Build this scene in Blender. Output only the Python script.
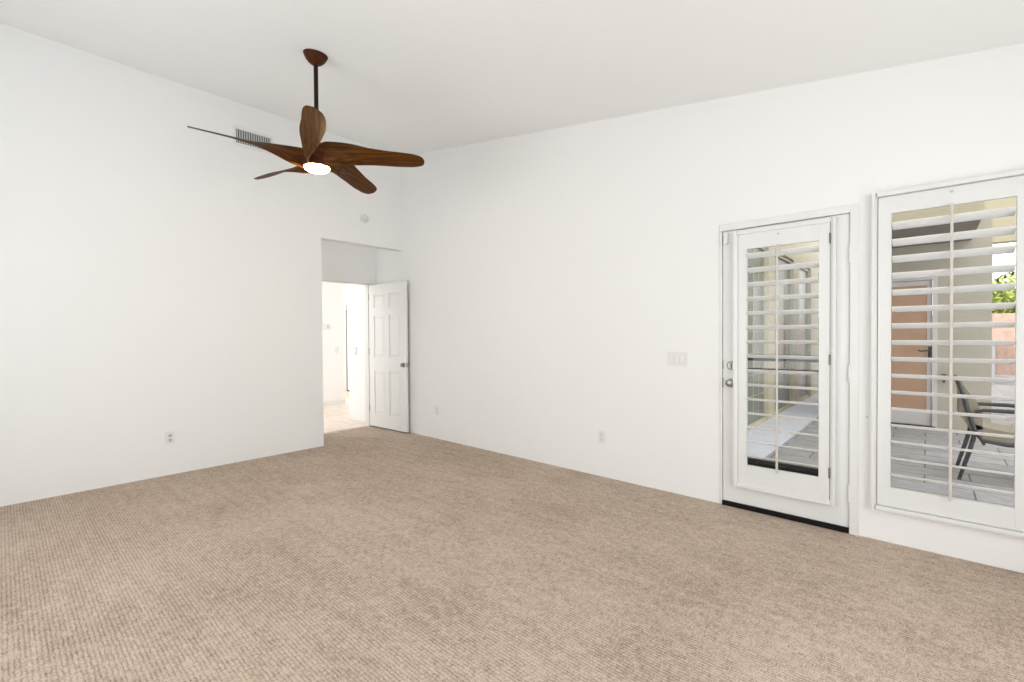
import bpy, bmesh, math, random
from mathutils import Vector, Matrix

for o in list(bpy.data.objects):
    bpy.data.objects.remove(o, do_unlink=True)
SC = bpy.context.scene
COL = SC.collection
PI = math.pi
random.seed(4)

# ------------------------------------------------------------------ camera
F_PX = 461.35
YAW, PIT, ROL = math.radians(48.0046), math.radians(-0.7603), math.radians(-0.3546)
fw = Vector((math.sin(YAW) * math.cos(PIT), math.cos(YAW) * math.cos(PIT), math.sin(PIT)))
rt = Vector((math.cos(YAW), -math.sin(YAW), 0))
up = rt.cross(fw)
r2 = math.cos(ROL) * rt + math.sin(ROL) * up
u2 = -math.sin(ROL) * rt + math.cos(ROL) * up
cd = bpy.data.cameras.new('camera')
cd.sensor_width = 36.0
cd.lens = 36.0 * F_PX / 1024.0
cd.clip_start = 0.02
cam = bpy.data.objects.new('camera', cd)
COL.objects.link(cam)
M = Matrix((r2, u2, -fw)).transposed().to_4x4()
M.translation = Vector((-3.6558, -5.2835, 1.2952))
cam.matrix_world = M
SC.camera = cam

# ------------------------------------------------------------------ world, sun, daylight, exposure
SC.view_settings.view_transform = 'Standard'
SC.view_settings.look = 'None'
SC.view_settings.gamma = 1.0
SC.view_settings.use_curve_mapping = False
SC.view_settings.exposure = 0.0

w = bpy.data.worlds.new('world')
SC.world = w
w.use_nodes = True
nt = w.node_tree
nt.nodes.clear()
wo = nt.nodes.new('ShaderNodeOutputWorld')
bg = nt.nodes.new('ShaderNodeBackground')
sky = nt.nodes.new('ShaderNodeTexSky')
sky.sky_type = 'PREETHAM'
sky.turbidity = 6.0
sky.sun_direction = (-0.45, 0.75, 0.48)
mx = nt.nodes.new('ShaderNodeMix')
mx.data_type = 'RGBA'
mx.inputs[0].default_value = 0.85
mx.inputs[7].default_value = (1.0, 0.985, 0.95, 1)
nt.links.new(sky.outputs[0], mx.inputs[6])
nt.links.new(mx.outputs[2], bg.inputs[0])
bg.inputs[1].default_value = 2.8
nt.links.new(bg.outputs[0], wo.inputs[0])


def lamp(name, kind, energy, color, loc, aim=None, **kw):
    d = bpy.data.lights.new(name, kind)
    d.energy = energy
    d.color = color
    for k, v in kw.items():
        setattr(d, k, v)
    o = bpy.data.objects.new(name, d)
    COL.objects.link(o)
    o.location = loc
    if aim is not None:
        o.rotation_euler = (Vector(aim) - Vector(loc)).to_track_quat('-Z', 'Y').to_euler()
    return o


lamp('sun', 'SUN', 3.0, (1, 0.93, 0.83), (-5, 8, 8), (-5 + .45, 8 - .75, 8 - .48), angle=0.02)
# daylight entering through the wide sliding door opening behind the camera
lamp('daylight_sliding_door', 'AREA', 21, (0.72, 0.885, 1.0), (-2.4, -6.66, 1.2), (-2.4, 0, 5.8), shape='RECTANGLE', size=3.0, size_y=2.1)
# fill from an unseen side wall opening, added to light the right wall evenly
lamp('daylight_side_fill', 'AREA', 43, (0.72, 0.885, 1.0), (-5.26, -2.9, 1.4), (0, -2.5, 5.2), shape='RECTANGLE', size=2.8, size_y=1.9)
# fill for the hall and foyer, from unseen openings added for the light
lamp('daylight_hall_fill', 'AREA', 5, (0.95, 0.98, 1.0), (-3.05, 1.7, 1.3), (0.6, 2.97, 1.2), shape='RECTANGLE', size=1.8, size_y=2.2)
lamp('hall_overhead_fill', 'AREA', 15, (0.88, 0.95, 1.0), (-1.3, 1.75, 2.70), (-1.3, 1.75, 0), shape='DISK', size=0.4)  # added overhead fill without a fixture, brightens the hall wall and floor
lamp('alcove_downlight', 'AREA', 1.5, (1.0, 0.99, 0.97), (-0.55, 0.34, 3.18), (-0.55, 0.34, 0), shape='DISK', size=0.15)
lamp('daylight_foyer_fill', 'AREA', 38, (0.94, 0.97, 1.0), (4.05, 3.0, 1.4), (0, 3.2, 1.3), shape='RECTANGLE', size=2.6, size_y=2.2)

# ------------------------------------------------------------------ material helpers


def mat(name, col, rough=0.5, metal=0.0, spec=0.5, bump=None, var=None):
    m = bpy.data.materials.new(name)
    m.use_nodes = True
    n = m.node_tree
    b = n.nodes['Principled BSDF']
    b.inputs['Base Color'].default_value = (*col, 1)
    b.inputs['Roughness'].default_value = rough
    b.inputs['Metallic'].default_value = metal
    b.inputs['Specular IOR Level'].default_value = spec
    tc = n.nodes.new('ShaderNodeTexCoord')
    if var:
        sc, amt = var
        no = n.nodes.new('ShaderNodeTexNoise')
        no.inputs['Scale'].default_value = sc
        no.inputs['Detail'].default_value = 4
        n.links.new(tc.outputs['Object'], no.inputs['Vector'])
        rp = n.nodes.new('ShaderNodeValToRGB')
        rp.color_ramp.elements[0].position = 0.3
        rp.color_ramp.elements[1].position = 0.7
        rp.color_ramp.elements[0].color = (*[c * (1 - amt) for c in col], 1)
        rp.color_ramp.elements[1].color = (*[min(1, c * (1 + amt)) for c in col], 1)
        n.links.new(no.outputs['Fac'], rp.inputs['Fac'])
        n.links.new(rp.outputs['Color'], b.inputs['Base Color'])
    if bump:
        sc, st, di = bump
        no = n.nodes.new('ShaderNodeTexNoise')
        no.inputs['Scale'].default_value = sc
        no.inputs['Detail'].default_value = 5
        n.links.new(tc.outputs['Object'], no.inputs['Vector'])
        bp = n.nodes.new('ShaderNodeBump')
        bp.inputs['Strength'].default_value = st
        bp.inputs['Distance'].default_value = di
        n.links.new(no.outputs['Fac'], bp.inputs['Height'])
        n.links.new(bp.outputs['Normal'], b.inputs['Normal'])
    return m


def emit(name, col, strength):
    m = bpy.data.materials.new(name)
    m.use_nodes = True
    b = m.node_tree.nodes['Principled BSDF']
    b.inputs['Base Color'].default_value = (*col, 1)
    b.inputs['Emission Color'].default_value = (*col, 1)
    b.inputs['Emission Strength'].default_value = strength
    return m


def glass(name, tint=(0.97, 0.97, 0.97)):
    m = bpy.data.materials.new(name)
    m.use_nodes = True
    n = m.node_tree
    n.nodes.clear()
    out = n.nodes.new('ShaderNodeOutputMaterial')
    tr = n.nodes.new('ShaderNodeBsdfTransparent')
    tr.inputs[0].default_value = (*tint, 1)
    gl = n.nodes.new('ShaderNodeBsdfGlossy')
    gl.inputs['Roughness'].default_value = 0.01
    fr = n.nodes.new('ShaderNodeFresnel')
    fr.inputs[0].default_value = 1.35
    mi = n.nodes.new('ShaderNodeMixShader')
    n.links.new(fr.outputs[0], mi.inputs[0])
    n.links.new(tr.outputs[0], mi.inputs[1])
    n.links.new(gl.outputs[0], mi.inputs[2])
    n.links.new(mi.outputs[0], out.inputs[0])
    return m


def mathn(n, op, a, b=None):
    x = n.nodes.new('ShaderNodeMath')
    x.operation = op
    for i, v in enumerate((a, b)):
        if v is None:
            continue
        if isinstance(v, (int, float)):
            x.inputs[i].default_value = v
        else:
            n.links.new(v, x.inputs[i])
    return x.outputs[0]


def carpet_material():
    m = mat('carpet', (0.5, 0.4, 0.32), 0.95, spec=0.1)
    n = m.node_tree
    b = n.nodes['Principled BSDF']
    tc = n.nodes.new('ShaderNodeTexCoord')
    sp = n.nodes.new('ShaderNodeSeparateXYZ')
    # wobble the ribs a little
    wob = n.nodes.new('ShaderNodeTexNoise')
    wob.inputs['Scale'].default_value = 30
    wob.inputs['Detail'].default_value = 3
    n.links.new(tc.outputs['Object'], wob.inputs['Vector'])
    n.links.new(tc.outputs['Object'], sp.inputs[0])
    xx = mathn(n, 'ADD', sp.outputs[0], mathn(n, 'MULTIPLY', mathn(n, 'SUBTRACT', wob.outputs['Fac'], 0.5), 0.011))
    P = 0.0158
    rib = mathn(n, 'FRACT', mathn(n, 'MULTIPLY', xx, 1 / P))
    ribi = mathn(n, 'FLOOR', mathn(n, 'MULTIPLY', xx, 1 / P))
    edge = mathn(n, 'MULTIPLY', mathn(n, 'ABSOLUTE', mathn(n, 'SUBTRACT', rib, 0.5)), 2.0)
    groove = mathn(n, 'POWER', edge, 2.2)

    def along(freq, seed, lo, hi):
        cmb = n.nodes.new('ShaderNodeCombineXYZ')
        n.links.new(mathn(n, 'MULTIPLY', ribi, 7.31 + seed), cmb.inputs[0])
        n.links.new(mathn(n, 'MULTIPLY', sp.outputs[1], freq), cmb.inputs[1])
        no = n.nodes.new('ShaderNodeTexNoise')
        no.inputs['Scale'].default_value = 1.0
        no.inputs['Detail'].default_value = 2.0
        n.links.new(cmb.outputs[0], no.inputs['Vector'])
        mr = n.nodes.new('ShaderNodeMapRange')
        mr.inputs[1].default_value, mr.inputs[2].default_value = lo, hi
        n.links.new(no.outputs['Fac'], mr.inputs[0])
        return mr.outputs[0]
    gm = along(24.0, 0.0, 0.32, 0.74)          # where the groove between two ribs is open
    cross = along(75.0, 3.3, 0.42, 0.80)       # short gaps across a rib
    tone = along(20.0, 5.1, 0.25, 0.75)        # tone of each yarn length

    def noise(scale, det):
        q = n.nodes.new('ShaderNodeTexNoise')
        q.inputs['Scale'].default_value = scale
        q.inputs['Detail'].default_value = det
        n.links.new(tc.outputs['Object'], q.inputs['Vector'])
        return mathn(n, 'SUBTRACT', q.outputs['Fac'], 0.5)
    h = mathn(n, 'SUBTRACT', 0.79, mathn(n, 'MULTIPLY', mathn(n, 'MULTIPLY', groove, gm), 0.62))
    h = mathn(n, 'SUBTRACT', h, mathn(n, 'MULTIPLY', cross, 0.28))
    h = mathn(n, 'ADD', h, mathn(n, 'MULTIPLY', mathn(n, 'SUBTRACT', tone, 0.5), 0.22))
    h = mathn(n, 'ADD', h, mathn(n, 'MULTIPLY', noise(170, 2), 1.25))
    mp = n.nodes.new('ShaderNodeMapping')
    mp.inputs['Scale'].default_value = (16.0, 2.6, 1.0)
    n.links.new(tc.outputs['Object'], mp.inputs['Vector'])
    stv = n.nodes.new('ShaderNodeTexNoise')
    stv.inputs['Scale'].default_value = 1.0
    stv.inputs['Detail'].default_value = 3.0
    n.links.new(mp.outputs[0], stv.inputs['Vector'])
    hc = mathn(n, 'ADD', h, mathn(n, 'MULTIPLY', noise(1.3, 6), 0.45))
    hc = mathn(n, 'ADD', hc, mathn(n, 'MULTIPLY', mathn(n, 'SUBTRACT', stv.outputs['Fac'], 0.5), 0.34))
    rp = n.nodes.new('ShaderNodeValToRGB')
    e = rp.color_ramp.elements
    e[0].position, e[0].color = 0.14, (0.20, 0.150, 0.115, 1)
    e[1].position, e[1].color = 0.88, (0.66, 0.545, 0.450, 1)
    x = e.new(0.58)
    x.color = (0.47, 0.369, 0.288, 1)
    n.links.new(hc, rp.inputs['Fac'])
    n.links.new(rp.outputs['Color'], b.inputs['Base Color'])
    bp = n.nodes.new('ShaderNodeBump')
    bp.inputs['Strength'].default_value = 0.5
    bp.inputs['Distance'].default_value = 0.006
    n.links.new(h, bp.inputs['Height'])
    n.links.new(bp.outputs['Normal'], b.inputs['Normal'])
    return m


def brick_material(name, c1, c2, cm, bw, bh, ms, axes='XY', rough=0.8, bump=0.3):
    m = mat(name, c1, rough)
    n = m.node_tree
    b = n.nodes['Principled BSDF']
    tc = n.nodes.new('ShaderNodeTexCoord')
    sp = n.nodes.new('ShaderNodeSeparateXYZ')
    cb = n.nodes.new('ShaderNodeCombineXYZ')
    n.links.new(tc.outputs['Object'], sp.inputs[0])
    n.links.new(sp.outputs['XYZ'.index(axes[0])], cb.inputs[0])
    n.links.new(sp.outputs['XYZ'.index(axes[1])], cb.inputs[1])
    br = n.nodes.new('ShaderNodeTexBrick')
    br.inputs['Scale'].default_value = 1
    br.inputs['Brick Width'].default_value = bw
    br.inputs['Row Height'].default_value = bh
    br.inputs['Mortar Size'].default_value = ms
    br.inputs['Color1'].default_value = (*c1, 1)
    br.inputs['Color2'].default_value = (*c2, 1)
    br.inputs['Mortar'].default_value = (*cm, 1)
    n.links.new(cb.outputs[0], br.inputs['Vector'])
    no = n.nodes.new('ShaderNodeTexNoise')
    no.inputs['Scale'].default_value = 9
    no.inputs['Detail'].default_value = 6
    n.links.new(tc.outputs['Object'], no.inputs['Vector'])
    mi = n.nodes.new('ShaderNodeMix')
    mi.data_type = 'RGBA'
    mi.blend_type = 'OVERLAY'
    mi.inputs[0].default_value = 0.35
    n.links.new(br.outputs['Color'], mi.inputs[6])
    n.links.new(no.outputs['Fac'], mi.inputs[7])
    n.links.new(mi.outputs[2], b.inputs['Base Color'])
    bp = n.nodes.new('ShaderNodeBump')
    bp.inputs['Strength'].default_value = bump
    bp.inputs['Distance'].default_value = 0.01
    bp.invert = True
    n.links.new(br.outputs['Fac'], bp.inputs['Height'])
    n.links.new(bp.outputs['Normal'], b.inputs['Normal'])
    return m


def wood_material(name, c1, c2, sx=1.5, sy=28, rough=0.35, spec=0.5):
    m = mat(name, c1, rough, spec=spec)
    n = m.node_tree
    b = n.nodes['Principled BSDF']
    tc = n.nodes.new('ShaderNodeTexCoord')
    mp = n.nodes.new('ShaderNodeMapping')
    mp.inputs['Scale'].default_value = (sx, sy, sy)
    n.links.new(tc.outputs['Object'], mp.inputs['Vector'])
    no = n.nodes.new('ShaderNodeTexNoise')
    no.inputs['Scale'].default_value = 2.2
    no.inputs['Detail'].default_value = 6
    no.inputs['Distortion'].default_value = 0.6
    n.links.new(mp.outputs[0], no.inputs['Vector'])
    rp = n.nodes.new('ShaderNodeValToRGB')
    rp.color_ramp.elements[0].position = 0.32
    rp.color_ramp.elements[1].position = 0.70
    rp.color_ramp.elements[0].color = (*c1, 1)
    rp.color_ramp.elements[1].color = (*c2, 1)
    n.links.new(no.outputs['Fac'], rp.inputs['Fac'])
    n.links.new(rp.outputs['Color'], b.inputs['Base Color'])
    return m


M_WALL = mat('wall_paint', (0.875, 0.872, 0.865), 0.75, spec=0.2, bump=(14, 0.12, 0.01))
M_CEIL = mat('ceiling_paint', (0.92, 0.92, 0.915), 0.85, spec=0.15, bump=(26, 0.15, 0.008))
M_TRIM = mat('trim_paint', (0.78, 0.78, 0.77), 0.4, bump=(3, 0.02, 0.002))
M_DOOR = mat('door_paint', (0.86, 0.86, 0.845), 0.38, bump=(40, 0.03, 0.001))
M_DOOR_X = mat('patio_door_paint', (0.79, 0.79, 0.78), 0.38, bump=(40, 0.03, 0.001))
M_SHUT = mat('shutter_paint', (0.77, 0.77, 0.76), 0.35, bump=(30, 0.02, 0.001))
M_SLAT = mat('slat_paint', (0.93, 0.93, 0.92), 0.3, bump=(30, 0.02, 0.001))
M_ROD = mat('tilt_rod_paint', (0.62, 0.58, 0.52), 0.4, var=(20, 0.06))
M_CARPET = carpet_material()
M_TILE = brick_material('hall_tile', (0.80, 0.68, 0.58), (0.76, 0.63, 0.53), (0.62, 0.52, 0.44), 0.46, 0.46, 0.008, rough=0.25, bump=0.1)
M_BLADE = wood_material('walnut_blade', (0.030, 0.0085, 0.001), (0.140, 0.050, 0.005), 1.2, 20, 0.55, 0.15)
M_HUB = wood_material('walnut_hub', (0.034, 0.008, 0.002), (0.085, 0.022, 0.005), 6, 10, 0.55, 0.15)
M_ROD_D = mat('dark_bronze', (0.013, 0.0045, 0.003), 0.5, 0.0, 0.2, var=(30, 0.2))
M_LENS = emit('lamp_glow', (1.0, 0.74, 0.40), 40)
M_NICK = mat('satin_nickel', (0.33, 0.31, 0.27), 0.32, 1.0, var=(40, 0.08))
M_DARK = mat('dark_metal', (0.03, 0.028, 0.026), 0.45, 0.3, var=(40, 0.2))
M_HINGE = mat('aged_hinge', (0.20, 0.19, 0.18), 0.4, 0.8, var=(40, 0.15))
M_BLACK = mat('black_threshold', (0.006, 0.005, 0.005), 0.6, spec=0.2, var=(20, 0.2))
M_PLAS = mat('white_plastic', (0.80, 0.795, 0.775), 0.35, var=(30, 0.01))
M_PLAS2 = mat('grey_plastic', (0.60, 0.595, 0.58), 0.4, var=(30, 0.04))
M_VENTD = mat('duct_dark', (0.10, 0.105, 0.11), 0.8, var=(10, 0.1))
M_VENTS = mat('vent_slat', (0.50, 0.51, 0.51), 0.5, var=(10, 0.03))
M_GLASS = glass('clear_glass')
M_STUC = mat('stucco', (0.40, 0.378, 0.322), 0.9, spec=0.1, bump=(60, 0.4, 0.01), var=(3, 0.04))
M_FASC = mat('cream_fascia', (0.35, 0.325, 0.235), 0.8, bump=(40, 0.2, 0.005), var=(2, 0.04))
M_SOFF = mat('soffit_in_shade', (0.20, 0.18, 0.15), 0.8, var=(4, 0.1), bump=(20, 0.2, 0.01))  # the eave's shade is put into this dark colour
M_POST = mat('cream_post', (0.49, 0.455, 0.335), 0.6, var=(3, 0.04))
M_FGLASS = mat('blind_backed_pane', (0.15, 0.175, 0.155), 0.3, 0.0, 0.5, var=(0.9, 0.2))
M_PAVE = brick_material('grey_pavers', (0.32, 0.31, 0.315), (0.265, 0.26, 0.265), (0.11, 0.105, 0.10), 0.62, 0.31, 0.007, axes='YX')
M_BOUNCE = mat('bounce_white', (0.78, 0.78, 0.76), 0.85, var=(5, 0.03))  # near white, so the added slab outside throws more light back
M_CONC = mat('pale_concrete', (0.54, 0.56, 0.61), 0.85, var=(5, 0.06), bump=(50, 0.2, 0.005))
M_SALM = brick_material('salmon_block', (0.56, 0.39, 0.32), (0.52, 0.355, 0.29), (0.46, 0.35, 0.30), 0.40, 0.20, 0.012, axes='YZ', rough=0.9)
M_TANW = wood_material('tan_wood', (0.37, 0.225, 0.145), (0.42, 0.265, 0.175), 2, 3, 0.5)
M_GRYD = mat('grey_door_paint', (0.52, 0.50, 0.50), 0.5, var=(6, 0.04))
M_GREYM = mat('grey_metal', (0.36, 0.37, 0.42), 0.6, var=(6, 0.05))
M_SLING = mat('tan_sling', (0.25, 0.22, 0.165), 0.85, var=(60, 0.12), bump=(220, 0.4, 0.002))
M_CHAIR = mat('charcoal_frame', (0.045, 0.045, 0.05), 0.4, 0.4, var=(20, 0.2))
M_LEAF = mat('leaf_green', (0.34, 0.42, 0.09), 0.55, var=(6, 0.65))
M_BARK = mat('bark', (0.16, 0.11, 0.07), 0.9, var=(12, 0.3), bump=(20, 0.5, 0.02))

# ------------------------------------------------------------------ mesh helpers


class MB:
    def __init__(s):
        s.b = bmesh.new()

    def box(s, x0, x1, y0, y1, z0, z1, bev=0.0):
        vs = [s.b.verts.new((x, y, z)) for x in sorted((x0, x1)) for y in sorted((y0, y1)) for z in sorted((z0, z1))]
        fs = [s.b.faces.new([vs[i] for i in f]) for f in ((0, 1, 3, 2), (4, 6, 7, 5), (0, 4, 5, 1), (2, 3, 7, 6), (0, 2, 6, 4), (1, 5, 7, 3))]
        if bev:
            es = list({e for f in fs for e in f.edges})
            bmesh.ops.bevel(s.b, geom=es, offset=bev, segments=2, affect='EDGES', profile=0.5)
        return s

    def hexa(s, p):
        """eight points: bottom ring of four, top ring of four"""
        v = [s.b.verts.new(q) for q in p]
        for f in ((0, 3, 2, 1), (4, 5, 6, 7), (0, 1, 5, 4), (1, 2, 6, 5), (2, 3, 7, 6), (3, 0, 4, 7)):
            s.b.faces.new([v[i] for i in f])
        return s

    def rings(s, rings, close=True):
        R = [[s.b.verts.new(p) for p in r] for r in rings]
        n = len(R[0])
        for a, b in zip(R, R[1:]):
            for i in range(n):
                s.b.faces.new((a[i], a[(i + 1) % n], b[(i + 1) % n], b[i]))
        if close:
            s.b.faces.new(list(reversed(R[0])))
            s.b.faces.new(R[-1])
        return s

    def lathe(s, prof, center=(0, 0, 0), axis='Z', n=32):
        def pt(r, h, a):
            u, v = r * math.cos(a), r * math.sin(a)
            c = center
            if axis == 'Z':
                return (c[0] + u, c[1] + v, c[2] + h)
            if axis == 'X':
                return (c[0] + h, c[1] + u, c[2] + v)
            return (c[0] + v, c[1] + h, c[2] + u)
        return s.rings([[pt(max(r, 1e-4), h, 2 * PI * i / n) for i in range(n)] for r, h in prof])

    def tube(s, pts, r, n=10):
        pts = [Vector(p) for p in pts]
        rs = r if isinstance(r, (list, tuple)) else [r] * len(pts)
        rings = []
        for i, p in enumerate(pts):
            d = (pts[min(i + 1, len(pts) - 1)] - pts[max(i - 1, 0)]).normalized()
            a = d.orthogonal().normalized() if abs(d.z) > 0.9 else d.cross(Vector((0, 0, 1))).normalized()
            if rings and a.dot(pa) < 0:
                a = -a
            pa = a
            c = d.cross(a)
            rings.append([p + rs[i] * (math.cos(t) * a + math.sin(t) * c) for t in (2 * PI * k / n for k in range(n))])
        return s.rings(rings)

    def build(s, name, m, parent=None, smooth=False, mw=None):
        bmesh.ops.recalc_face_normals(s.b, faces=s.b.faces[:])
        me = bpy.data.meshes.new(name)
        s.b.to_mesh(me)
        s.b.free()
        o = bpy.data.objects.new(name, me)
        me.materials.append(m)
        COL.objects.link(o)
        if parent:
            o.parent = parent
        if smooth:
            me.polygons.foreach_set('use_smooth', [True] * len(me.polygons))
            try:
                me.set_sharp_from_angle(angle=math.radians(40))
            except Exception:
                pass
        return o


def tag(o, label=None, cat=None, group=None, kind=None):
    for k, v in (('label', label), ('category', cat), ('group', group), ('kind', kind)):
        if v:
            o[k] = v
    return o


def thing(name, label, cat, loc=(0, 0, 0), group=None):
    o = bpy.data.objects.new(name, None)
    COL.objects.link(o)
    o.location = loc
    o.empty_display_size = 0.1
    return tag(o, label, cat, group)


def struct(o):
    o['kind'] = 'structure'
    return o


def grid_wall(name, m, axis, pos, thick, us, vs, holes, top=None):
    """wall panel: axis 'x' (plane x=pos, u=y) or 'y' (plane y=pos, u=x); holes=(u0,u1,v0,v1); top(u) gives the height of the last row"""
    us = sorted(set(us + [h[0] for h in holes] + [h[1] for h in holes]))
    us = [u for u in us if us[0] <= u]
    vs = sorted(set(vs + [h[2] for h in holes] + [h[3] for h in holes]))
    nu, nv = len(us) - 1, len(vs) - 1

    def solid(i, j):
        if not (0 <= i < nu and 0 <= j < nv):
            return False
        uc, vc = (us[i] + us[i + 1]) / 2, (vs[j] + vs[j + 1]) / 2
        return not any(h[0] < uc < h[1] and h[2] < vc < h[3] for h in holes)
    b = bmesh.new()
    cache = {}

    def V(i, j, k):
        key = (i, j, k)
        if key not in cache:
            u, v = us[i], vs[j]
            if j == nv and top:
                v = top(u)
            d = pos + (thick if k else 0)
            cache[key] = b.verts.new((d, u, v) if axis == 'x' else (u, d, v))
        return cache[key]
    for i in range(nu):
        for j in range(nv):
            if not solid(i, j):
                continue
            for k in (0, 1):
                b.faces.new((V(i, j, k), V(i + 1, j, k), V(i + 1, j + 1, k), V(i, j + 1, k)))
            for (di, dj, e) in ((-1, 0, ((i, j), (i, j + 1))), (1, 0, ((i + 1, j), (i + 1, j + 1))), (0, -1, ((i, j), (i + 1, j))), (0, 1, ((i, j + 1), (i + 1, j + 1)))):
                if not solid(i + di, j + dj):
                    (a, c), (d, f) = e
                    b.faces.new((V(a, c, 0), V(d, f, 0), V(d, f, 1), V(a, c, 1)))
    mb = MB()
    mb.b.free()
    mb.b = b
    return struct(mb.build(name, m))


HC, KS = 3.7069, 0.1558
XW, YB = -5.2, -6.6           # far left side wall and the wall behind the camera


def ceil_z(y):
    return HC + KS * min(y, 0)


# ------------------------------------------------------------------ the room
struct(MB().box(XW - .12, 0.0, YB - .12, 0.70, -0.12, 0.0).build('floor', M_CARPET))
mb = MB()
y0, y1 = YB - .12, 0.12
mb.hexa([(XW - .12, y0, HC + KS * y0), (0.14, y0, HC + KS * y0), (0.14, y1, HC + KS * y1), (XW - .12, y1, HC + KS * y1),
         (XW - .12, y0, HC + KS * y0 + .15), (0.14, y0, HC + KS * y0 + .15), (0.14, y1, HC + KS * y1 + .15), (XW - .12, y1, HC + KS * y1 + .15)])
struct(mb.build('ceiling', M_CEIL))
JX = -1.115
wl = grid_wall('wall_left', M_WALL, 'y', 0.0, 0.12, [XW, JX, 0.0], [0.0, 2.448, HC], [(JX, 0.0, 0.0, 2.448)])
DY0, DY1, DZ = -4.918, -4.130, 2.066
WY0, WY1, WZ0, WZ1 = -5.715, -5.065, 0.235, 2.105
grid_wall('wall_right', M_WALL, 'x', 0.0, 0.14, [YB, -4.0, 0.0, 1.438], [0.0, HC], [(DY0, DY1, 0.0, DZ), (WY0, WY1, WZ0, WZ1)], top=ceil_z)
grid_wall('wall_back', M_WALL, 'y', YB - .12, 0.12, [XW, 0.0], [0.0, HC + KS * YB], [(-3.9, -0.9, 0.0, 2.25)])
grid_wall('wall_side', M_WALL, 'x', XW - .12, 0.12, [YB - .12, 0.0], [0.0, HC], [(-4.3, -1.5, 0.45, 2.35)], top=ceil_z)
# entry alcove
grid_wall('wall_alcove', M_WALL, 'y', 0.64, 0.10, [-3.0, 0.0], [0.0, 3.2], [(-0.94, -0.118, 0.0, 2.035)])
struct(MB().box(JX - .12, JX, 0.12, 0.64, 0, 3.2).build('wall_alcove_side', M_WALL))
struct(MB().box(JX - .12, 0.0, 0.12, 0.639, 3.2, 3.3).build('ceiling_alcove', M_CEIL))
mb = MB()
mb.box(-0.132, -0.118, 0.648, 0.745, 0, 2.035)
mb.box(-0.94, -0.926, 0.635, 0.745, 0, 2.035)
mb.box(-0.94, -0.118, 0.648, 0.745, 2.021, 2.035)
struct(mb.build('trim_1', M_TRIM))

# ------------------------------------------------------------------ hall beyond the door
struct(MB().box(-3.0, 4.0, 0.70, 4.98, -0.12, 0.0).build('floor_hall', M_TILE))
struct(MB().box(-3.1, 4.1, 0.74, 5.0, 2.75, 2.9).build('ceiling_hall', M_CEIL))
struct(MB().box(-3.0, 0.735, 2.97, 3.09, 0, 2.75).build('wall_hall', M_WALL))
struct(MB().box(0.3, 4.0, 4.86, 4.98, 0, 2.75).build('wall_foyer', M_WALL))
struct(MB().box(0.14, 4.0, 1.318, 1.438, 0, 2.75).build('wall_hall_return', M_WALL))
grid_wall('wall_hall_side', M_WALL, 'x', -3.12, 0.12, [0.64, 3.09], [0, 2.75], [(0.9, 2.8, 0.1, 2.45)])
grid_wall('wall_foyer_side', M_WALL, 'x', 4.0, 0.12, [1.318, 4.98], [0, 2.75], [(1.6, 4.4, 0.2, 2.55)])
mb = MB()
mb.box(-3.0, 0.747, 2.958, 2.97, 0, 0.085)
struct(mb.build('baseboard_hall', M_TRIM))

# ------------------------------------------------------------------ interior six panel door, standing open
dl = Vector((-0.125, 0.635, 0)) - Vector((-0.078, -0.18, 0))
DW = dl.length
ang = math.atan2(dl.y, dl.x)     # local +x runs from the free edge to the hinge


def six_panel(mb, W, H, T, z0=0.0):
    """leaf in local space: x 0..W, y -T..0, panels on both faces"""
    st, mu = 0.115, 0.10
    rows = [(0.195, 0.80), (1.00, 1.57), (1.68, 1.875)]
    mb.box(0, st, -T, 0, z0, H, .002)
    mb.box(W - st, W, -T, 0, z0, H, .002)
    c0, c1 = W / 2 - mu / 2, W / 2 + mu / 2
    mb.box(c0, c1, -T, 0, rows[0][0] - .01, rows[2][1] + .01)
    zs = [z0] + [z for r in rows for z in r] + [H]
    for a, b in zip(zs[0::2], zs[1::2]):
        mb.box(st - .002, W - st + .002, -T + .0003, -.0003, a, b)
    for (a, b) in rows:
        for (x0, x1) in ((st, c0), (c1, W - st)):
            mb.box(x0 - .003, x1 + .003, -T + .011, -.011, a - .003, b + .003)
            for sgn, yf in ((1, 0.0), (-1, -T)):
                i, j = 0.012, 0.040
                yb, yt = yf - sgn * .0115, yf - sgn * .003
                mb.hexa([(x0 + i, yb, a + i), (x1 - i, yb, a + i), (x1 - i, yb, b - i), (x0 + i, yb, b - i),
                         (x0 + j, yt, a + j), (x1 - j, yt, a + j), (x1 - j, yt, b - j), (x0 + j, yt, b - j)])


mb = MB()
six_panel(mb, DW, 2.012, 0.035, 0.016)
door2 = mb.build('door_2', M_DOOR)
struct(door2)
door2.location = (-0.078, -0.18, 0)
door2.rotation_euler = (0, 0, ang)
KP = [(0.0005, 0), (0.031, 0), (0.031, .005), (0.012, .009), (0.011, .017), (0.022, .022), (0.027, .030), (0.024, .037), (0.012, .040), (0.0005, .0405)]
MB().lathe(KP, (0.050, 0, 0.905), 'Y', 24).build('door_knob', M_NICK, door2, True)
MB().lathe([(r, -h) for r, h in KP], (0.050, -0.035, 0.905), 'Y', 24).build('door_knob', M_NICK, door2, True)
MB().box(-.0015, .002, -.028, -.007, .875, .935).build('latch_plate', M_NICK, door2)
for z in (0.22, 1.03, 1.80):
    MB().lathe([(.006, 0), (.006, .09)], (DW + .004, -.001, z), 'Z', 10).build('hinge', M_NICK, door2, True)
MB().lathe([(.0005, 0), (.014, 0), (.014, -.004), (.006, -.006), (.006, -.02), (.009, -.0205), (.009, -.028), (.0005, -.028)], (0.10, -0.035, 0.09), 'Y', 14).build('door_stop', M_PLAS, door2, True)

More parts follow.
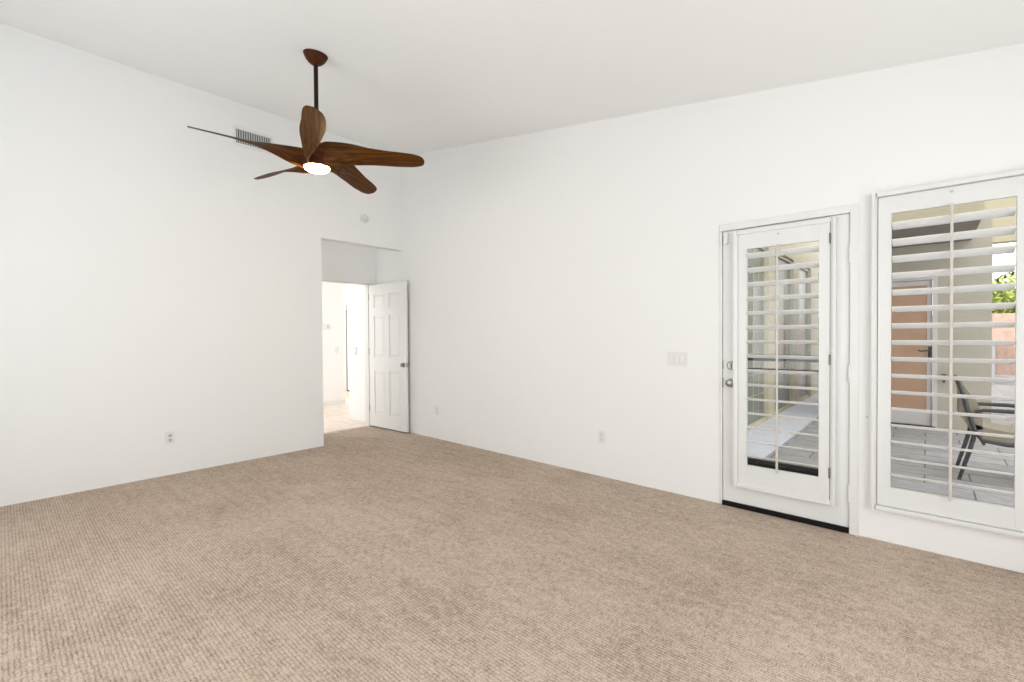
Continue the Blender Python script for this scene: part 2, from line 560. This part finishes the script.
# ------------------------------------------------------------------ front door glimpsed in the foyer
mb = MB()
FDX = 1.80
mb.box(FDX, FDX + .91, 4.815, 4.858, 0.02, 2.044, .003)
for (a, b) in ((0.2, 0.8), (1.15, 1.85)):
    for x0 in (FDX + .13, FDX + .52):
        mb.box(x0, x0 + .26, 4.807, 4.818, a, b, .004)
door3 = struct(mb.build('door_3', M_DOOR))
MB().lathe([(r, -h) for r, h in KP], (FDX + .060, 4.815, 0.875), 'Y', 20).build('door_knob', M_NICK, door3, True)
MB().lathe([(.0005, 0), (.03, 0), (.03, -.012), (.018, -.02), (.0005, -.02)], (FDX + .060, 4.815, 1.02), 'Y', 20).build('deadbolt', M_NICK, door3, True)
MB().box(FDX - .02, FDX + .93, 4.76, 4.86, 0.0, 0.022).build('threshold', M_DARK, door3)
MB().box(FDX - .022, FDX - .002, 4.83, 4.862, 0.02, 1.9).build('weatherstrip', M_HINGE, door3)
mb = MB()
mb.box(FDX - .10, FDX - .024, 4.835, 4.862, 0, 2.12)
mb.box(FDX - .0245, FDX + .9255, 4.8355, 4.862, 2.045, 2.12)
mb.box(FDX + .925, FDX + 1.01, 4.835, 4.862, 0, 2.12)
struct(mb.build('trim_2', M_TRIM))

# ------------------------------------------------------------------ exterior door with shutter
LY0, LY1 = -4.912, -4.137
mb = MB()
GH = (-4.785, -4.275, 0.235, 1.985)      # glazed hole in the leaf
mb.box(0, .045, LY0, GH[0], .036, 2.060, .002)
mb.box(0, .045, GH[1], LY1, .036, 2.060, .002)
mb.box(.0003, .0447, GH[0] - .002, GH[1] + .002, .036, GH[2], .002)
mb.box(.0003, .0447, GH[0] - .002, GH[1] + .002, GH[3], 2.060, .002)
door1 = struct(mb.build('door_1', M_DOOR_X))
MB().box(.034, .040, GH[0] - .001, GH[1] + .001, GH[2] - .001, GH[3] + .001).build('glass_pane', M_GLASS, door1)
MB().box(-.012, .13, DY0 + .003, DY1 - .003, 0.001, .034).build('threshold', M_BLACK, door1)
db = MB().lathe([(.0005, 0), (.031, 0), (.031, -.010), (.024, -.016), (.0005, -.016)], (0, -4.197, 1.057), 'X', 28).build('deadbolt', M_NICK, door1, True)
MB().box(-.034, -.014, -4.203, -4.191, 1.037, 1.077, .003).build('thumb_turn', M_NICK, db)
KX = [(0.0005, 0), (0.034, 0), (0.034, -.006), (0.013, -.011), (0.012, -.028), (0.025, -.036), (0.029, -.048), (0.026, -.058), (0.013, -.062), (0.0005, -.0625)]
MB().lathe(KX, (0, -4.197, 0.927), 'X', 28).build('door_knob', M_NICK, door1, True)
for z0, z1 in ((1.030, 1.092), (0.892, 0.962)):
    MB().box(-.004, .012, -4.139, -4.1305, z0, z1).build('strike_plate', M_DARK, door1)
for zc in (1.80, 1.03, 0.262):
    MB().lathe([(.0005, -.054), (.0075, -.054), (.0075, .054), (.0005, .054)], (-.010, LY0 - .001, zc), 'Z', 12).build('hinge', M_TRIM, door1, True)
mb = MB()
mb.box(-.015, 0.002, DY0 - .042, DY0 + .004, 0.0, 2.112, .003)
mb.box(-.0148, 0.002, DY0 + .003, DY1 + .014, 2.062, 2.1118, .003)
mb.box(-.006, 0.002, DY1 - .004, DY1 + .016, 0.0, 2.062, .002)
mb.box(.046, .14, DY0, DY0 + .016, 0, DZ)
mb.box(.046, .14, DY1 - .016, DY1, 0, DZ)
mb.box(.046, .14, DY0 + .015, DY1 - .015, DZ - .016, DZ)
struct(mb.build('trim_3', M_TRIM))
sn = thing('door_sensor', 'small white alarm contact sensor at the upper latch corner of the patio door', 'sensor', (0, -4.155, 1.96))
MB().box(-.016, -.0065, .0215, .0375, 0.005, .075, .003).build('magnet', M_PLAS, sn)
MB().box(-.016, 0, -.020, .012, 0.005, .085, .003).build('sensor_body', M_PLAS, sn)


def shutter(name, label, yl, yr, fz0, fz1, xf, fw_, pl, pr, pz0, pz1, ol, orr, oz0, oz1, xp, xs, chord, slats, tilt, rod_y, xback, hinges):
    """plantation shutter on the wall plane x=0, facing -x; yl > yr (left / right seen from the room)"""
    t = thing(name, label, 'shutter', (0, (yl + yr) / 2, fz0))
    base = Vector((0, (yl + yr) / 2, fz0))

    def fin(mb, nm, m, par, sm=False):
        o = mb.build(nm, m, par, sm)
        if par is t:
            o.data.transform(Matrix.Translation(-base))
        else:
            o.data.transform(Matrix.Translation(-base))
        return o
    mb = MB()
    for ya, yb_ in ((yl, yl - fw_), (yr, yr + fw_)):      # side members, their inner half chamfered back towards the panel
        sec = [(xback, ya), (xf, ya), (xf, ya + (yb_ - ya) * .55), (xp + .001, yb_), (xback, yb_)]
        mb.rings([[(x, y, fz0) for x, y in sec], [(x, y, fz1) for x, y in sec]])
    mb.box(xf + .0004, xback, yr + fw_ - .003, yl - fw_ + .003, fz1 - fw_, fz1 - .0004, .004)
    mb.box(xf + .0004, xback, yr + fw_ - .003, yl - fw_ + .003, fz0 + .0004, fz0 + fw_, .004)
    fin(mb, 'shutter_frame', M_SHUT, t)
    mb = MB()
    x1 = xp + .028
    mb.box(xp, x1, ol, pl, pz0, pz1, .0025)
    mb.box(xp, x1, pr, orr, pz0, pz1, .0025)
    mb.box(xp + .0004, x1 - .0004, orr - .002, ol + .002, oz1, pz1, .0025)
    mb.box(xp + .0004, x1 - .0004, orr - .002, ol + .002, pz0, oz0, .0025)
    panel = fin(mb, 'shutter_panel', M_SHUT, t)
    for z in slats:
        ring = []
        n = 14
        ca, sa = math.cos(tilt), math.sin(tilt)
        for k in range(n):
            a = 2 * PI * k / n
            u, v = chord / 2 * math.cos(a), .0058 * math.sin(a)
            ring.append((xs + u * ca + v * sa, z - u * sa + v * ca))
        mb = MB().rings([[(x, orr + .003, zz) for x, zz in ring], [(x, ol - .003, zz) for x, zz in ring]])
        fin(mb, 'slat', M_SLAT, t, True)
    xr = xs - chord / 2 * math.cos(tilt) - .009
    dz = chord / 2 * math.sin(tilt)
    mb = MB().box(xr - .006, xr + .006, rod_y - .0065, rod_y + .0065, oz0 - .012, oz1 + .004, .002)
    fin(mb, 'tilt_rod', M_ROD, t)
    for z in hinges:
        mb = MB().lathe([(.0005, -.034), (.0055, -.034), (.0055, .034), (.0005, .034)], (xp - .002, pr - .001, z), 'Z', 10)
        fin(mb, 'hinge', M_HINGE, t, True)
    mb = MB().lathe([(.0005, 0), (.007, 0), (.008, -.006), (.0005, -.010)], (xp, rod_y, pz1 - (pz1 - oz1) * .28), 'X', 12)
    fin(mb, 'magnet_catch', M_PLAS2, t, True)
    return t


shutter('plantation_shutter', 'tall narrow white louvred shutter mounted on the patio door', -4.222, -4.844, 0.168, 2.043, -.05, .030,
        -4.254, -4.811, 0.193, 2.015, -4.312, -4.751, 0.338, 1.904, -.040, -.021, .100,
        [0.405 + .1035 * i for i in range(15)], math.radians(15), -4.515, -.0002, (0.38, 1.12, 1.91))
shutter('plantation_shutter', 'wide white louvred shutter on the window at the right edge', -5.026, -5.752, 0.200, 2.152, -.045, .026,
        -5.055, -5.723, 0.228, 2.124, -5.119, -5.636, 0.345, 2.020, -.020, .012, .115,
        [0.420 + .1017 * i for i in range(16)], math.radians(15), -5.384, -.0002, ())

mb = MB()
mb.box(.085, .13, WY1 - .04, WY1 - .001, WZ0 + .001, WZ1 - .001)
mb.box(.085, .13, WY0 + .001, WY0 + .04, WZ0 + .001, WZ1 - .001)
mb.box(.085, .13, WY0 + .04, WY1 - .04, WZ1 - .04, WZ1 - .001)
mb.box(.085, .13, WY0 + .04, WY1 - .04, WZ0 + .001, WZ0 + .04)
win = struct(mb.build('window_1', M_TRIM))
MB().box(.105, .110, WY0 + .039, WY1 - .039, WZ0 + .039, WZ1 - .039).build('glass_pane', M_GLASS, win)

# ------------------------------------------------------------------ ceiling fan
FX, FY = -2.03, -1.845
FZ = HC + KS * FY
fan = thing('ceiling_fan', 'walnut brown five blade ceiling fan with a glowing light, hanging from the sloped ceiling', 'ceiling fan', (FX, FY, FZ))
tilt_m = Matrix.Rotation(math.atan(KS), 4, 'X')
mb = MB().lathe([(.0005, 0.004), (.084, 0.004), (.088, -.004), (.082, -.018), (.069, -.042), (.049, -.063), (.030, -.075), (.0005, -.077)], n=40)
o = mb.build('canopy', M_HUB, fan, True)
o.data.transform(tilt_m)
ZL = 2.655 - FZ
MB().lathe([(.0005, 0), (.0155, 0), (.0155, -.62), (.0005, -.62)], (0, 0, -.085), 'Z', 18).build('downrod', M_ROD_D, fan, True)
MB().lathe([(.0005, .125), (.024, .125), (.030, .10), (.050, .085), (.078, .055), (.098, .01), (.106, -.045), (.106, -.078), (.098, -.086), (.0005, -.086)], (0, 0, ZL), 'Z', 40).build('hub', M_HUB, fan, True)
fl = lamp('fan_bulb', 'POINT', 5.0, (1.0, 0.62, 0.25), (0, 0, ZL - .135), shadow_soft_size=0.03)
fl.parent = fan
lens = MB().lathe([(.0005, -.084), (.092, -.084), (.089, -.096), (.074, -.109), (.046, -.118), (.0005, -.121)], (0, 0, ZL), 'Z', 40).build('light_lens', M_LENS, fan, True)


def lerp(tab, s):
    for (a, va), (b, vb) in zip(tab, tab[1:]):
        if s <= b:
            f = (s - a) / (b - a)
            f = max(0, min(1, f))
            return va + (vb - va) * f
    return tab[-1][1]


TH = [(.03, 80), (.10, 77), (.20, 64), (.30, 46), (.40, 31), (.50, 24), (.65, 21), (.80, 20)]
CH = [(.03, .150), (.08, .170), (.20, .160), (.35, .154), (.60, .156), (.70, .146), (.755, .124), (.785, .094), (.797, .055), (.800, .02)]
ZC = [(.03, -.010), (.3, -.004), (.80, -.018)]
TT = [(.03, .034), (.15, .024), (.4, .015), (.8, .009)]
SW = [(.03, -.058), (.10, -.080), (.20, -.074), (.35, -.046), (.55, -.016), (.8, -.006)]
RS = 1.005
rings = []
ss = [.03, .06, .09, .12, .15, .18, .21, .24, .27, .30, .33, .36, .40, .44, .48, .52, .57, .62, .67, .71, .74, .765, .782, .792, .798, .800]
for s in ss:
    th = math.radians(lerp(TH, s))
    c = lerp(CH, s) / 2
    t = lerp(TT, s) / 2
    z = lerp(ZC, s)
    sw = lerp(SW, s)
    r = []
    for k in range(16):
        a = 2 * PI * k / 16
        u, v = c * math.cos(a), t * math.sin(a)
        r.append((s * RS, sw + u * math.cos(th) + v * math.sin(th), z - u * math.sin(th) + v * math.cos(th)))
    rings.append(r)
blade = MB().rings(rings).build('blade', M_BLADE, fan, True)
blade.location = (0, 0, ZL)
for i in range(5):
    b = blade if i == 0 else blade.copy()
    if i:
        COL.objects.link(b)
        b.parent = fan
    # the rotor hangs about a degree out of plumb
    q = Vector((0, 0, 1)).rotation_difference(Vector((.0183, .0106, 1)))
    b.rotation_euler = (q.to_matrix() @ Matrix.Rotation(math.radians(172.5 + 72 * i), 3, 'Z')).to_euler()

# ------------------------------------------------------------------ small wall fittings
vent = thing('air_vent', 'white air supply register high on the left wall behind a fan blade', 'vent', (-1.834, 0, 3.36))
mb = MB()
vw, vh = .194, .098
mb.box(-vw, -vw + .024, -.008, 0, -vh, vh, .002)
mb.box(vw - .024, vw, -.008, 0, -vh, vh, .002)
mb.box(-vw + .023, vw - .023, -.008, 0, vh - .028, vh, .002)
mb.box(-vw + .023, vw - .023, -.008, 0, -vh, -vh + .028, .002)
mb.build('vent_frame', M_PLAS, vent)
MB().box(-vw + .02, vw - .02, -.0015, 0, -vh + .02, vh - .02).build('duct_opening', M_VENTD, vent)
mb = MB()
for i in range(15):
    x = -vw + .024 + (2 * vw - .048) * (i + .5) / 15
    mb.hexa([(x - .005, -.003, -vh + .027), (x - .003, -.003, -vh + .027), (x + .006, -.010, -vh + .027), (x + .004, -.010, -vh + .027),
             (x - .005, -.003, vh - .027), (x - .003, -.003, vh - .027), (x + .006, -.010, vh - .027), (x + .004, -.010, vh - .027)])
mb.build('vane', M_VENTS, vent)

det = thing('smoke_detector', 'round white smoke detector on the wall above the entry opening', 'smoke detector', (-.56, 0, 2.767))
MB().lathe([(.0005, 0), (.056, 0), (.056, -.014), (.050, -.026), (.046, -.028), (.0005, -.028)], (0, 0, 0), 'Y', 32).build('housing', M_PLAS, det, True)
mb = MB()
mb.lathe([(.033, -.0275), (.040, -.0275), (.040, -.031), (.033, -.031), (.033, -.0275)], (0, 0, 0), 'Y', 32)
mb.build('grille_ring', M_PLAS2, det, True)
MB().lathe([(.0005, -.0275), (.011, -.0275), (.010, -.033), (.0005, -.033)], (.004, 0, -.012), 'Y', 16).build('test_button', M_PLAS2, det, True)


def outlet(label, loc, rz, group=None):
    t = thing('wall_outlet', label, 'outlet', loc, group)
    t.rotation_euler = (0, 0, rz)
    MB().box(-.036, .036, -.006, 0, -.058, .058, .002).build('cover_plate', M_PLAS, t)
    for z in (.021, -.021):
        r = MB().lathe([(.0005, -.005), (.0165, -.005), (.0165, -.0078), (.0005, -.0078)], (0, 0, z), 'Y', 20).build('receptacle', M_PLAS2 if rz == 0 else M_PLAS, t, True)
        mb = MB()
        mb.box(-.0075, -.0045, -.0084, -.0075, z + .001, z + .010)
        mb.box(.0045, .0075, -.0084, -.0075, z + .001, z + .010)
        mb.box(-.0025, .0025, -.0084, -.0075, z - .010, z - .005)
        mb.build('slots', M_DARK, r)
    return t


outlet('white duplex outlet low on the left wall', (-2.597, 0, .348), 0)
outlet('white duplex outlet low on the long right wall, between its midpoint and the patio door', (0, -3.087, .360), -PI / 2)
outlet('white duplex outlet low on the right wall just past the open panelled door', (0, -.728, .355), -PI / 2)


def switch_plate(name, label, loc, rz, n, w, h, plate=None):
    t = thing(name, label, 'light switch', loc)
    t.rotation_euler = (0, 0, rz)
    MB().box(-w / 2, w / 2, -.006, 0, -h / 2, h / 2, .002).build('cover_plate', plate or M_PLAS, t)
    for i in range(n):
        x = (i - (n - 1) / 2) * .046
        mb = MB()
        mb.hexa([(x - .0165, -.0058, -.033), (x + .0165, -.0058, -.033), (x + .0165, -.0058, .033), (x - .0165, -.0058, .033),
                 (x - .0155, -.013, -.032), (x + .0155, -.013, -.032), (x + .0155, -.007, .032), (x - .0155, -.007, .032)])
        r = mb.build('rocker', M_PLAS, t)
        mb = MB()
        mb.box(x - .0185, x - .0168, -.0066, -.0055, -.035, .035)
        mb.box(x + .0168, x + .0185, -.0066, -.0055, -.035, .035)
        mb.box(x - .0168, x + .0168, -.0066, -.0055, -.035, -.0332)
        mb.box(x - .0168, x + .0168, -.0066, -.0055, .0332, .035)
        mb.build('rocker_surround', M_PLAS2, t)
    return t


switch_plate('light_switch', 'white triple rocker switch plate on the right wall left of the patio door', (0, -3.786, 1.094), -PI / 2, 3, .163, .115)
switch_plate('light_switch', 'single switch plate on the hall side wall next to the open panelled door', (0, 1.232, 1.062), -PI / 2, 1, .072, .116, M_PLAS2)
switch_plate('light_switch', 'small white switch plate low on the bright hall wall seen through the doorway', (.59, 2.97, 1.03), 0, 1, .072, .116)
th = thing('thermostat', 'white thermostat on the bright hall wall at the left of the doorway', 'thermostat', (.40, 2.97, 1.47))
MB().box(-.06, .06, -.026, 0, -.05, .06, .005).build('housing', M_PLAS, th)
MB().box(-.02, .03, -.0275, -.025, -.03, .035, .001).build('display', M_PLAS2, th)
sc = thing('cover_button', 'tiny round screw cap on the wall beside the window shutter', 'screw cap', (0, -5.003, .763))
MB().lathe([(.0005, 0), (.006, 0), (.005, -.004), (.0005, -.0045)], (0, 0, 0), 'X', 12).build('cap', M_PLAS2, sc, True)

# ------------------------------------------------------------------ patio outside
struct(MB().box(.14, 19, -10.5, -3.4, -.20, -.05).build('floor_patio', M_PAVE))
struct(MB().box(.14, 1.28, -8.5, -3.99, -.05, -.036).build('trim_bounce_slab', M_BOUNCE))  # added slab, out of view, bounces light onto the shutter slats
struct(MB().box(.14, 12, -3.985, -3.40, -.05, -.035).build('trim_walkway', M_CONC))
# wing of the house along the patio, with tall panes between cream posts
FYW = -3.478
panes = [(.5, 1.75), (1.95, 2.85), (2.98, 4.22), (4.60, 6.02), (6.48, 7.66), (8.5, 9.6)]
grid_wall('wall_wing', M_POST, 'y', FYW, .12, [.14, 9.9], [-.05, 4.4], [(a, b, -.03, 2.62) for a, b in panes])  # upper part, out of view, is raised to keep the patio in shade
for k, (a, b) in enumerate(panes):
    wn = MB()
    for x in (a, b - .05):
        wn.box(x, x + .05, FYW + .03, FYW + .09, -.03, 2.62)
    wn.box(a + .05, b - .05, FYW + .03, FYW + .09, -.03, .01)
    wn.box(a + .05, b - .05, FYW + .03, FYW + .09, 2.56, 2.62)
    if k == 2:  # reflection of a muntin grid, put in as thin bars on this pane
        for i in range(1, 8):
            wn.box(a + .05, b - .05, FYW + .052, FYW + .0605, .08 + i * .31 - .004, .08 + i * .31 + .004)
        for i in range(1, 4):
            x = a + .05 + i * (b - a - .1) / 4
            wn.box(x - .004, x + .004, FYW + .0525, FYW + .0604, .08, 2.56)
    wo_ = struct(wn.build('window_%d' % (k + 2), M_POST))
    MB().box(a + .05, b - .05, FYW + .06, FYW + .07, .01, 2.56).build('glass_pane', M_FGLASS, wo_)
# garden room facing the window
CX = 4.963
grid_wall('wall_garden_room', M_STUC, 'x', CX, .14, [-5.907, -4.25], [-.05, 2.9], [(-5.372, -4.30, -.05, 2.06)])
struct(MB().box(CX + .14, 9, -5.907, -5.79, -.05, 2.9).build('wall_garden_room_side', M_STUC))
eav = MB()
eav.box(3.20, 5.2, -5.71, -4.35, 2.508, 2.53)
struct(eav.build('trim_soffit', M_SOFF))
struct(MB().box(3.18, 9.2, -5.72, -4.34, 2.53, 2.95).build('trim_fascia', M_FASC))
mb = MB()
mb.box(CX + .03, CX + .08, -5.335, -5.279, -.03, 2.02, .003)
mb.box(CX + .03, CX + .08, -4.38, -4.33, -.03, 2.02, .003)
mb.box(CX + .0303, CX + .0797, -5.28, -4.379, 1.951, 2.02)
mb.box(CX + .0303, CX + .0797, -5.28, -4.379, -.03, .20)
door4 = struct(mb.build('door_4', M_GRYD))
mb = MB()
mb.box(CX + .04, CX + .07, -5.28, -4.379, .199, 1.952)
mb.build('wood_panel', M_TANW, door4)
mb = MB()
mb.box(CX + .022, CX + .031, -5.330, -5.290, .93, 1.10, .002)
mb.tube([(CX + .025, -5.305, 1.04), (CX - .025, -5.305, 1.04), (CX - .03, -5.29, 1.042), (CX - .03, -5.22, 1.035), (CX - .028, -5.19, 1.045)], .010, 10)
mb.build('lever_handle', M_DARK, door4, True)
MB().box(CX - .02, CX + .10, -5.372, -4.30, -.05, -.005).build('threshold', M_DARK, door4)
mb = MB()
mb.box(CX - .012, CX + .10, -5.388, -5.338, -.045, 2.075)
mb.box(CX - .012, CX + .10, -4.325, -4.28, -.045, 2.075)
mb.box(CX - .0118, CX + .0998, -5.338, -4.325, 2.024, 2.0748)
struct(mb.build('trim_4', M_GRYD))
tap = thing('hose_tap', 'small dark hose tap low on the stucco wall right of the tan door', 'tap', (CX, -5.455, .66))
MB().tube([(0, 0, 0), (-.05, 0, 0), (-.075, 0, -.01), (-.08, 0, -.05)], .013, 10).build('spout', M_DARK, tap, True)
MB().lathe([(.0005, .055), (.028, .055), (.028, .066), (.0005, .066)], (-.05, 0, 0), 'Z', 12).build('tap_wheel', M_DARK, tap, True)
MB().tube([(-.05, 0, 0), (-.05, 0, .06)], .006, 8).build('spindle', M_DARK, tap, True)

# screen door outside the glazed door
sd = thing('screen_door', 'dark framed screen door seen through the louvres of the patio door', 'screen door', (.16, -4.524, -.045))
mb = MB()
mb.box(-.012, .012, .345, .385, 0.01, 2.09)
mb.box(-.012, .012, -.385, -.345, 0.01, 2.09)
mb.box(-.0118, .0118, -.346, .346, 2.03, 2.0898)
mb.box(-.0118, .0118, -.346, .346, 0.0102, .392)
mb.build('screen_frame', M_DARK, sd)
MB().box(-.0117, .0117, -.347, .347, 1.134, 1.162).build('mid_rail', M_DARK, sd)
MB().box(-.0117, .0117, -.347, .347, 1.062, 1.077).build('mid_rail', M_DARK, sd)

# patio chair, back towards the facade, facing along the window
CH0 = (2.43, -5.85, -.05)
ch = thing('patio_chair', 'sling patio chair with a charcoal metal frame standing on the grey pavers', 'chair', CH0)


def cp(x, y, z):
    return (x - CH0[0], y - CH0[1], z - CH0[2])


for sx in (2.18, 2.68):
    MB().tube([cp(sx, -5.505, -.045), cp(sx, -5.53, .06), cp(sx, -5.57, .22), cp(sx, -5.595, .34), cp(sx, -5.60, .40)], [.014, .015, .017, .017, .016]).build('leg', M_CHAIR, ch, True)
    MB().tube([cp(sx, -6.27, -.045), cp(sx, -6.24, .10), cp(sx, -6.21, .30), cp(sx, -6.20, .48), cp(sx, -6.17, .555)], .015).build('leg', M_CHAIR, ch, True)
    MB().tube([cp(sx, -5.49, .86), cp(sx, -5.52, .76), cp(sx, -5.565, .56), cp(sx, -5.605, .40), cp(sx, -5.65, .33), cp(sx, -5.80, .31), cp(sx, -6.10, .33), cp(sx, -6.23, .345), cp(sx, -6.27, .32)], .017).build('side_rail', M_CHAIR, ch, True)
    MB().tube([cp(sx, -5.60, .58), cp(sx, -5.66, .60), cp(sx, -5.85, .605), cp(sx, -6.08, .59), cp(sx, -6.19, .56), cp(sx, -6.23, .52)], [.014, .017, .019, .019, .017, .013]).build('armrest', M_CHAIR, ch, True)
prof = [(-5.48, .845), (-5.49, .862), (-5.50, .845), (-5.525, .76), (-5.545, .66), (-5.57, .54), (-5.605, .405)]
rings = []
for y, z in prof:
    k = (z - .405) / .44
    f = .105 * math.sin(PI * min(1, .18 + .9 * max(0, k))) ** .6 if k < .98 else .03
    rings.append([cp(xx, y + .022 + (.045 * math.sin(PI * min(1, k * 1.5)) if k < .66 and i in (0, 3) else 0) - (f if i in (1, 2) else 0), z + (.018 if i in (1, 2) else 0)) for i, xx in ((0, 2.20), (1, 2.20), (2, 2.66), (3, 2.66))])
MB().rings(rings).build('back_sling', M_SLING, ch)
prof = [(-5.595, .385), (-5.69, .352), (-5.82, .335), (-6.0, .342), (-6.16, .362), (-6.24, .366), (-6.275, .345)]
rings = [[cp(2.20, y, z - .02), cp(2.20, y, z + .085), cp(2.66, y, z + .085), cp(2.66, y, z - .02)] for y, z in prof]
MB().rings(rings).build('seat_sling', M_SLING, ch)
for y in (-5.66, -6.22):
    MB().tube([cp(2.18, y, .30), cp(2.68, y, .30)], .013).build('stretcher', M_CHAIR, ch, True)

struct(MB().box(8.0, 8.25, -10.5, -5.95, 2.86, 3.9).build('trim_patio_beam', M_FASC))

# far end of the garden
struct(MB().box(13.9, 14.1, -10.5, -3.4, -.05, 1.78).build('wall_garden', M_SALM))
struct(MB().box(13.8, 13.9, -10.5, -3.4, -.05, .16).build('trim_garden', M_CONC))
ub = thing('utility_cabinet', 'grey metal utility cabinet against the salmon garden wall', 'cabinet', (13.6, -6.6, -.05))
MB().box(-.18, .18, .02, .30, 0, 1.12, .01).build('cabinet_body', M_GREYM, ub)
MB().box(-.20, .19, .0, .32, 1.121, 1.16, .008).build('cabinet_lid', M_GREYM, ub)

tree = thing('tree', 'leafy bright green tree growing behind the salmon garden wall', 'tree', (16.2, -7.2, 0))
MB().tube([(0, 0, -.05), (.05, .02, .8), (-.05, .05, 1.7), (.1, 0, 2.5)], [.14, .12, .10, .07], 10).build('trunk', M_BARK, tree, True)
rnd = random.Random(8)
b = bmesh.new()
blobs = [(Vector((0, 0, 2.2)), .85), (Vector((-.2, .9, 2.1)), .75), (Vector((.1, -1.0, 2.15)), .75), (Vector((0, .3, 1.8)), .6), (Vector((-.1, -.5, 1.8)), .6)]
for i in range(6500):
    c, R = rnd.choice(blobs)
    d = Vector((rnd.gauss(0, 1), rnd.gauss(0, 1), rnd.gauss(0, 1))).normalized()
    p = c + d * R * (rnd.random() ** .4)
    s = rnd.uniform(.05, .10)
    a = Vector((rnd.gauss(0, 1), rnd.gauss(0, 1), rnd.gauss(0, 1))).normalized()
    e = a.orthogonal().normalized()
    f = a.cross(e)
    vs = [b.verts.new(p + s * q) for q in (a, .45 * e + .1 * f, -a, -.45 * e + .1 * f)]
    b.faces.new(vs)
mb = MB()
mb.b.free()
mb.b = b
mb.build('foliage', M_LEAF, tree)

sl = thing('string_lights', 'string of small bulbs strung across the patio beyond the window', 'string lights', (6.5, -5.92, 2.02))
pts = []
for i in range(25):
    f = i / 24
    pts.append((f * .4, -f * 1.9, f * 1.3 - .05 * math.sin(PI * f)))
MB().tube(pts, .006, 6).build('cable', M_DARK, sl, True)
bul = None
for i in range(1, 24):
    p = pts[i]
    if bul is None:
        bul = MB().lathe([(.0005, 0), (.008, -.002), (.009, -.02), (.017, -.033), (.019, -.045), (.012, -.06), (.0005, -.064)], (0, 0, 0), 'Z', 12).build('bulb', M_DARK, sl, True)
        q = bul
    else:
        q = bul.copy()
        COL.objects.link(q)
        q.parent = sl
    q.location = p
